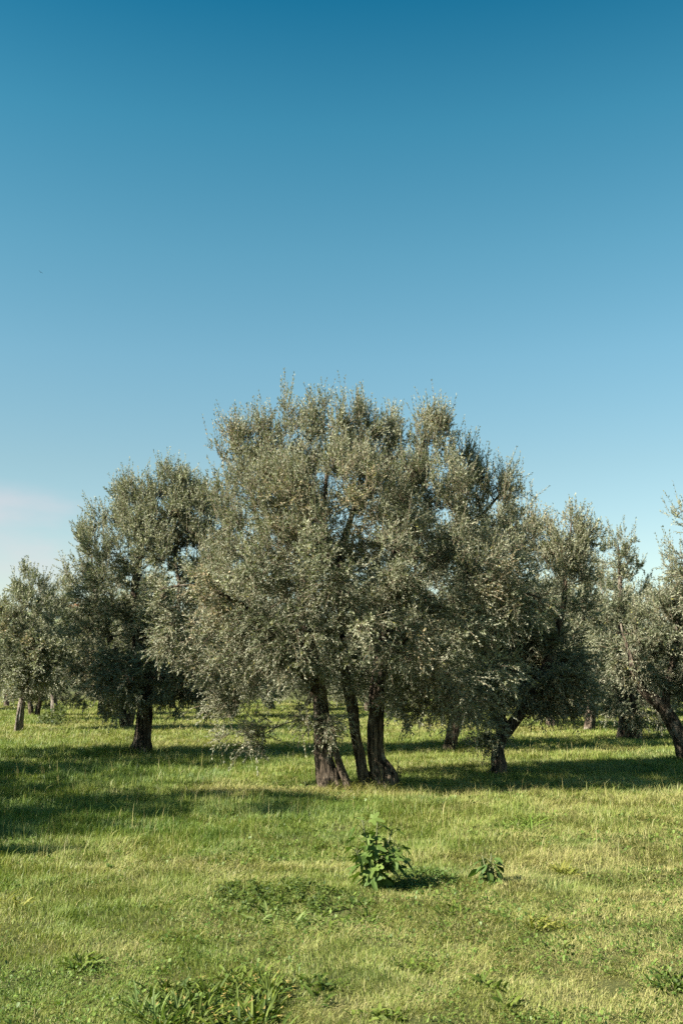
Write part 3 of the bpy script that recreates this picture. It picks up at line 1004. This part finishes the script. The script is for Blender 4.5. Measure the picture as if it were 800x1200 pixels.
clump(250, 1206, 150, 54, 95, .115, .015, 'broad tangle of strap-leaved weeds with yellowing tips at the near edge', col=((0.030, 0.058, 0.007), (0.115, 0.145, 0.020)), tipcol=(0.24, .18, .05), arch=.8, upright=.9)
clump(185, 1202, 50, 28, 14, .13, .015, 'tall pale strap-leaved weed beside the broad tangle', col=PALE, upright=1.0, arch=.7)
clump(318, 1082, 70, 16, 9, .10, .02, 'pale upright dock leaves in front of the bramble patch', col=PALE)
clump(400, 1090, 60, 22, 10, .10, .02, 'dock leaves spreading in grass below the sapling', col=GREEN)
clump(370, 1170, 50, 24, 7, .10, .02, 'dark dock rosette on dry grass beside the broad tangle', col=DARK)
clump(418, 1058, 40, 10, 6, .07, .022, 'dark weed just in front of the fig sapling', col=DARK)
clump(488, 1140, 44, 16, 6, .07, .017, 'small dark dock rosette on bare straw patch', col=GREEN)
clump(600, 1188, 40, 14, 6, .075, .018, 'small dock rosette alone near the bottom of the meadow', col=GREEN)
clump(792, 1170, 36, 18, 9, .085, .022, 'dark leafy weed at the right edge of the meadow', col=DARK)
clump(655, 1113, 26, 6, 4, .07, .02, 'tiny dark weed in the middle of pale grass', col=DARK)
clump(530, 1072, 36, 12, 6, .10, .022, 'blue-green weed below the leafy seedling', col=GREEN)
clump(575, 1160, 30, 10, 4, .09, .016, 'small upright weed above the lone dock rosette', col=GREEN)
clump(15, 1068, 34, 10, 8, .15, .014, 'yellow-green grass tuft at the left edge of the meadow', cat='grass tuft', name='grass_tuft', col=YEL, blade='strap')
clump(606, 980, 44, 12, 16, .22, .012, 'bright green grass tuft on dry grass behind the seedling', cat='grass tuft', name='grass_tuft', col=((0.09, 0.15, 0.02), (0.14, .19, .03)), blade='strap', per=14)
clump(660, 1022, 24, 6, 6, .14, .012, 'small yellow-green grass tuft on the dry slope', cat='grass tuft', name='grass_tuft', col=YEL, blade='strap', per=12)
clump(640, 1088, 46, 10, 9, .12, .011, 'flat yellow grass tuft in the open meadow', cat='grass tuft', name='grass_tuft', col=YEL, blade='strap', per=12)
clump(290, 1150, 50, 18, 7, .10, .017, 'green dock leaves just behind the broad tangle', col=GREEN)
clump(100, 1130, 60, 16, 6, .11, .02, 'faint green weed in straw grass behind the broad tangle', col=GREEN)
clump(440, 1192, 56, 18, 7, .075, .019, 'ragged weed on the bare straw patch at the near edge', col=GREEN)


def leafy_mass(px0, px1, py0, py1, n, hgt, size, col, r, base):
    """small ovate leaves on arching runners"""
    V, Q, C = [], [], []
    o = 0
    for i in range(n):
        cx_ = (px0 + px1) / 2; cy_ = (py0 + py1) / 2
        a_ = r.random() * 2 * math.pi; m_ = math.sqrt(r.random())
        ox = cx_ + math.cos(a_) * m_ * (px1 - px0) / 2; oy = cy_ + math.sin(a_) * m_ * (py1 - py0) / 2
        q_ = np.array(gloc(ox, oy)) - base
        if vnoise(ox / 13., oy / 7., 7) + .35 * (1 - m_) < .52: continue
        z_ = hgt * (.4 + 1.2 * vnoise(ox / 9., oy / 9., 17)) * (1 - m_ ** 2 * .7) * (0.25 + .75 * r.random())
        c0 = q_ + np.array([0, 0, z_])
        nrm = norm(r.normal(0, .55, 3) + np.array([-.15, -.2, 1])); d = norm(np.cross(nrm, r.normal(size=3))); s = np.cross(nrm, d)
        L_ = size * (.6 + .7 * r.random()); W_ = L_ * .62
        pts = np.array([c0, c0 + d * L_ * .3 + s * W_ * .45 + nrm * .1 * W_, c0 + d * L_ * .65 + s * W_ * .4 + nrm * .1 * W_, c0 + d * L_, c0 + d * L_ * .65 - s * W_ * .4 + nrm * .1 * W_, c0 + d * L_ * .3 - s * W_ * .45 + nrm * .1 * W_])
        V.append(pts); Q.append(np.array([[0, 1, 2, 3], [0, 3, 4, 5]]) + o); o += 6
        c = np.array(col[0]) + (np.array(col[1]) - np.array(col[0])) * r.random()
        C.append(np.tile(c * (.75 + .5 * r.random()), (2, 1)))
    return np.vstack(V), np.vstack(Q), np.vstack(C)


base = np.array(gloc(330, 1062))
V, q, c = leafy_mass(248, 412, 1026, 1072, 4200, .085, .027, ((0.028, 0.054, 0.008), (0.095, 0.125, 0.018)), r, base)
plant('bramble_patch', 'dark low bramble patch spreading in the grass', 'bramble', tuple(base), V, q, c)
base = np.array(gloc(492, 1034))
V, q, c = leafy_mass(444, 538, 1014, 1038, 1900, .085, .024, ((0.05, 0.09, 0.018), (0.11, 0.15, 0.03)), r, base)
plant('clover_patch', 'low dense leafy patch in the shade of the fig sapling', 'ground plant', tuple(base), V, q, c)
base = np.array(gloc(64, 851))
V, q, c = leafy_mass(42, 86, 843, 853, 1500, .75, .11, ((0.03, 0.05, 0.014), (0.09, 0.10, 0.025)), r, base)
plant('shrub', 'ragged green bush round a pale olive trunk', 'bush', tuple(base), V, q, c)


def fig_leaf(size, r):
    """palmate leaf with five rounded lobes, in its own plane (x along the midrib), drooping and folded"""
    pol = []
    lobes_a = [-2.1, -1.05, 0, 1.05, 2.1]; lobes_l = [.52, .82, 1.0, .82, .52]
    for a_ in np.linspace(-2.75, 2.75, 45):
        rr_ = .30 + sum((l_ - .30) * math.exp(-((a_ - b_) / .33) ** 2) for b_, l_ in zip(lobes_a, lobes_l))
        pol.append((math.cos(a_) * rr_ + .12, math.sin(a_) * rr_))
    pol = np.array(pol) * size * .62
    pol[:, 0] += size * .05
    ctr = np.array([[size * .12, 0.0]])
    pts = np.vstack([ctr, pol])
    z = -0.25 * pts[:, 0] ** 2 / size * (1 + r.random()) + .16 * np.abs(pts[:, 1])
    V = np.stack([pts[:, 0], pts[:, 1], z], 1)
    n = len(pol)
    q = np.array([[0, i + 1, i + 2, i + 3] for i in range(0, n - 2, 2)])
    return V, q


def sapling(name, label, cat, loc, height, stems_d, leaf_size, n_leaf, col, r, lobed=True):
    root = empty(name, loc); tag(root, label, cat)
    Vs, Qs, Cs, o = [], [], [], 0
    for sd in stems_d:
        top = np.array([sd[0], sd[1], height * sd[2]])
        pts, rad = resample([(0, 0, -.03), top * np.array([.3, .3, .4]), top * np.array([.75, .75, .75]), top], [.011, .009, .007, .004], .05)
        bl_ = Builder(); bl_.add(*tube(pts, rad, 7))
        link('stem', bl_.mesh('stem', STEM_GREEN), root)
        for i in range(n_leaf):
            t = .08 + .92 * ((i + .5 * r.random()) / n_leaf) ** .72
            p0 = pts[min(len(pts) - 1, int(t * (len(pts) - 1)))]
            az = i * 2.4 + r.normal(0, .4)
            d = np.array([math.cos(az), math.sin(az), .35 if t < .85 else .9]); d = norm(d)
            pet = leaf_size * (.5 + .5 * r.random()) * (1 - .45 * t)
            p1 = p0 + d * pet
            tubeV = tube(np.array([p0, p0 + d * pet * .5 + np.array([0, 0, .004]), p1]), [.003, .0025, .002], 4)
            sz = leaf_size * (.7 + .5 * r.random()) * (1.05 - .22 * max(0, t - .6) / .4)
            if lobed:
                V, q = fig_leaf(sz, r)
            else:
                u_ = np.linspace(0, 1, 7); w_ = np.sin(np.pi * u_ ** .8) * sz * .3 + .001
                V = np.concatenate([np.stack([u_ * sz, w_, -.2 * u_ ** 2 * sz + .2 * w_], 1), np.stack([u_ * sz, 0 * w_, -.2 * u_ ** 2 * sz], 1), np.stack([u_ * sz, -w_, -.2 * u_ ** 2 * sz + .2 * w_], 1)])
                i_ = np.arange(6)
                q = np.concatenate([np.stack([i_, i_ + 1, i_ + 8, i_ + 7], 1), np.stack([i_ + 7, i_ + 8, i_ + 15, i_ + 14], 1)])
            tilt = R(34) + r.normal(0, .3)
            if t > .85: tilt -= R(30)
            dh = np.array([math.cos(az), math.sin(az), 0])
            X = dh * math.cos(tilt) - np.array([0, 0, 1]) * math.sin(tilt)
            Yv = np.array([-math.sin(az), math.cos(az), 0]); Z = np.cross(X, Yv)
            roll = r.normal(0, .35)
            Y2 = Yv * math.cos(roll) + Z * math.sin(roll); Z2 = np.cross(X, Y2)
            W = p1 + V[:, :1] * X + V[:, 1:2] * Y2 + V[:, 2:] * Z2
            cc = np.array(col[0]) + (np.array(col[1]) - np.array(col[0])) * r.random()
            if r.random() < .03 and t < .6: cc = np.array([.17, .18, .035])
            Vs.append(W); Qs.append(q + o); Cs.append(np.tile(cc, (len(q), 1))); o += len(W)
            Vs.append(tubeV[0]); Qs.append(tubeV[1] + o); Cs.append(np.tile(np.array([.12, .13, .05]), (len(tubeV[1]), 1))); o += len(tubeV[0])
    me = mesh_np('foliage', np.vstack(Vs), [np.vstack(Qs)], [BROAD_LEAF], tint=[np.vstack(Cs)], smooth_shade=[np.zeros(sum(len(x) for x in Qs), bool)])
    link('foliage', me, root)
    return root


sapling('fig_sapling', 'young fig sapling with big lobed leaves standing in the open grass', 'sapling', gloc(438, 1036), .52,
        [(-.09, .0, 1.0), (.03, .03, .95), (.15, .02, .86), (.12, -.09, .5), (-.15, -.06, .6), (.2, .0, .6)], .160, 15, ((0.045, 0.088, 0.015), (0.13, 0.18, 0.038)), r)
sapling('seedling', 'small leafy seedling with oval leaves alone on the pale grass', 'seedling', gloc(573, 1031), .24,
        [(.02, 0, 1.0), (-.05, .02, .92), (.06, -.02, .85), (-.02, -.04, .7)], .095, 12, ((0.045, 0.09, 0.02), (0.10, 0.15, 0.035)), r, lobed=False)
sapling('olive_sucker', 'thin leafy sucker sprouting beside the knobbly stem of the big olive', 'sucker', gloc(466, 924), .42,
        [(.0, 0, 1.0), (.05, .0, .75)], .05, 14, ((0.06, 0.085, 0.025), (0.1, 0.12, 0.04)), r, lobed=False)

# ------------------------------------------------------------------ far houses and a bird
WALLW = plain('pale_render', (0.75, 0.66, 0.58)); ROOFM = plain('terracotta_roof', (0.36, 0.15, 0.09)); GLASS = plain('window_shade', (0.06, 0.06, 0.07), .3)


def prism(verts, faces, name, mat, parent):
    me = bpy.data.meshes.new(name); me.from_pydata([tuple(v) for v in verts], [], faces); me.update(); me.materials.append(mat)
    return link(name, me, parent)


def house(px, Y, w, d, h, label, rz):
    x_ = (px - 400) / F * Y
    root = empty('farmhouse', (x_, Y, float(gz(x_, Y)) - .5), rz); tag(root, label, 'house', 'houses on the far hillside')
    a, b_ = w / 2, d / 2
    prism([(-a, -b_, 0), (a, -b_, 0), (a, b_, 0), (-a, b_, 0), (-a, -b_, h), (a, -b_, h), (a, b_, h), (-a, b_, h), (-a, 0, h + d * .22), (a, 0, h + d * .22)],
          [(0, 1, 5, 4), (2, 3, 7, 6), (1, 2, 6, 9, 5), (3, 0, 4, 8, 7), (0, 3, 2, 1)], 'wall', WALLW, root)
    e_ = .5; z0 = h - .1; z1 = h + d * .22 + .12
    prism([(-a - e_, -b_ - e_, z0), (a + e_, -b_ - e_, z0), (a + e_, 0, z1), (-a - e_, 0, z1), (a + e_, b_ + e_, z0), (-a - e_, b_ + e_, z0),
           (-a - e_, -b_ - e_, z0 + .25), (a + e_, -b_ - e_, z0 + .25), (a + e_, 0, z1 + .25), (-a - e_, 0, z1 + .25), (a + e_, b_ + e_, z0 + .25), (-a - e_, b_ + e_, z0 + .25)],
          [(0, 3, 2, 1), (3, 5, 4, 2), (6, 7, 8, 9), (9, 8, 10, 11), (0, 1, 7, 6), (4, 5, 11, 10), (1, 2, 8, 7), (2, 4, 10, 8), (5, 3, 9, 11), (3, 0, 6, 9)], 'roof', ROOFM, root)
    for wx in (-.3, 0, .3):
        c_ = wx * w
        for z_ in (1.0, 3.8):
            prism([(c_ - .5, -b_ - .06, z_), (c_ + .5, -b_ - .06, z_), (c_ + .5, -b_ - .06, z_ + 1.4), (c_ - .5, -b_ - .06, z_ + 1.4),
                   (c_ - .5, -b_ + .1, z_), (c_ + .5, -b_ + .1, z_), (c_ + .5, -b_ + .1, z_ + 1.4), (c_ - .5, -b_ + .1, z_ + 1.4)],
                  [(0, 1, 2, 3), (4, 7, 6, 5), (0, 4, 5, 1), (3, 2, 6, 7), (0, 3, 7, 4), (1, 5, 6, 2)], 'window', GLASS, root)


house(81, 760, 9, 8, 6, 'pale farmhouse with red roof on the far hillside, nearer the lone pale trunk', .3)
house(95, 790, 10, 8, 6.5, 'pale farmhouse with red roof on the far hillside, nearer the rounded olive', -.2)

bird_c = at(48, 319, 95)
bv = []
bm = [(-.02, .16, 0), (.02, .16, 0), (.05, 0, .03), (-.05, 0, .03), (.05, 0, -.04), (-.05, 0, -.04), (0, -.2, 0), (.06, -.26, 0), (-.06, -.26, 0),
      (.3, .06, .08), (.3, -.06, .08), (-.3, .06, .08), (-.3, -.06, .08), (.55, -.08, .02), (-.55, -.08, .02)]
bf = [(0, 1, 2, 3), (1, 0, 5, 4), (0, 3, 5), (1, 4, 2), (3, 2, 6), (5, 6, 4), (3, 6, 5), (2, 4, 6), (6, 7, 8), (2, 9, 10, 4), (3, 5, 12, 11), (9, 13, 10), (11, 12, 14)]
BIRD = plain('dark_feather', (0.03, 0.03, 0.035))
bo = prism(bm, bf, 'bird', BIRD, None)
bo.scale = (.5, .5, .5); bo.location = bird_c; bo.rotation_euler = (0, .3, .9)
tag(bo, 'tiny dark bird flying alone high in the clear sky', 'bird')

# ------------------------------------------------------------------ light and sky
sun = bpy.data.lights.new('sun', 'SUN'); sun.energy = 5.0; sun.angle = R(.53); sun.color = (1.0, .94, .83)
so = bpy.data.objects.new('sun', sun); COL.objects.link(so)
ce = math.cos(ELEV)
ldir = Vector((SUNDIR[0] * ce, SUNDIR[1] * ce, -math.sin(ELEV)))
so.rotation_euler = ldir.to_track_quat('-Z', 'Y').to_euler()

w = bpy.data.worlds.new('World'); scene.world = w; w.use_nodes = True
nt = w.node_tree
for n in list(nt.nodes): nt.nodes.remove(n)
N = nt.nodes; L = nt.links
out = N.new('ShaderNodeOutputWorld'); bg = N.new('ShaderNodeBackground'); bg.inputs['Strength'].default_value = .065
sky = N.new('ShaderNodeTexSky'); sky.sky_type = 'NISHITA'; sky.sun_disc = False
sky.sun_elevation = ELEV
# toward the sun: (-SUNDIR); Nishita rotation 0 puts the sun at +Y and turns clockwise
sky.sun_rotation = math.atan2(-SUNDIR[0], -SUNDIR[1])
sky.altitude = 50; sky.air_density = 1.0; sky.dust_density = .6; sky.ozone_density = 1.6
tc = N.new('ShaderNodeTexCoord'); sep = N.new('ShaderNodeSeparateXYZ')
L.new(tc.outputs['Generated'], sep.inputs[0])
rp = N.new('ShaderNodeValToRGB')
e = rp.color_ramp.elements
SKYT = [(0.0, (.80, .74, .62)), (0.13, (.76, .76, .63)), (0.208, (.700, .775, .630)), (0.31, (.600, .830, .700)), (0.406, (.433, .809, .698)), (0.509, (.234, .725, .664)), (0.598, (.066, .542, .568)), (0.70, (.25, .6, .6))]
for k_, (p_, c_) in enumerate(SKYT):
    q_ = e[k_] if k_ < 2 else rp.color_ramp.elements.new(p_)
    q_.position = p_; q_.color = (*c_, 1)
L.new(sep.outputs['Z'], rp.inputs[0])
mul = N.new('ShaderNodeMix'); mul.data_type = 'RGBA'; mul.blend_type = 'MULTIPLY'; mul.inputs[0].default_value = 1.0
L.new(sky.outputs[0], mul.inputs[6]); L.new(rp.outputs[0], mul.inputs[7])
# one thin bank of cloud low on the left
mp = N.new('ShaderNodeMapping'); mp.inputs['Scale'].default_value = (3, 3, 8)
L.new(tc.outputs['Generated'], mp.inputs[0])
cn = N.new('ShaderNodeTexNoise'); cn.inputs['Scale'].default_value = 1.6; cn.inputs['Detail'].default_value = 5
L.new(mp.outputs[0], cn.inputs['Vector'])


def rng_node(src, a, b, c=0, d=1):
    m_ = N.new('ShaderNodeMapRange'); m_.interpolation_type = 'SMOOTHSTEP'
    m_.inputs[1].default_value = a; m_.inputs[2].default_value = b; m_.inputs[3].default_value = c; m_.inputs[4].default_value = d
    L.new(src, m_.inputs[0]); return m_.outputs[0]


def mulf(a, b):
    m_ = N.new('ShaderNodeMath'); m_.operation = 'MULTIPLY'; L.new(a, m_.inputs[0])
    if isinstance(b, float): m_.inputs[1].default_value = b
    else: L.new(b, m_.inputs[1])
    return m_.outputs[0]


cl = rng_node(cn.outputs['Fac'], .30, .60)
cl = mulf(cl, rng_node(sep.outputs['Z'], .192, .165))
cl = mulf(cl, rng_node(sep.outputs['Z'], .04, .13))
cl = mulf(cl, rng_node(sep.outputs['X'], -.20, -.29))
cl = mulf(cl, .55)
cmx = N.new('ShaderNodeMix'); cmx.data_type = 'RGBA'
L.new(cl, cmx.inputs[0]); L.new(mul.outputs[2], cmx.inputs[6]); cmx.inputs[7].default_value = (3.6, 3.2, 3.35, 1)
L.new(cmx.outputs[2], bg.inputs['Color']); L.new(bg.outputs[0], out.inputs[0])

vs = scene.view_settings
vs.view_transform = 'Standard'; vs.look = 'None'; vs.exposure = 1.8; vs.gamma = 1.0; vs.use_curve_mapping = False
scene.render.engine = 'CYCLES'
cy = scene.cycles
cy.max_bounces = 4; cy.diffuse_bounces = 2; cy.glossy_bounces = 2; cy.transmission_bounces = 3; cy.transparent_max_bounces = 4
cy.caustics_reflective = False; cy.caustics_refractive = False
cy.use_denoising = False
cy.use_adaptive_sampling = False
scene.render.film_transparent = False
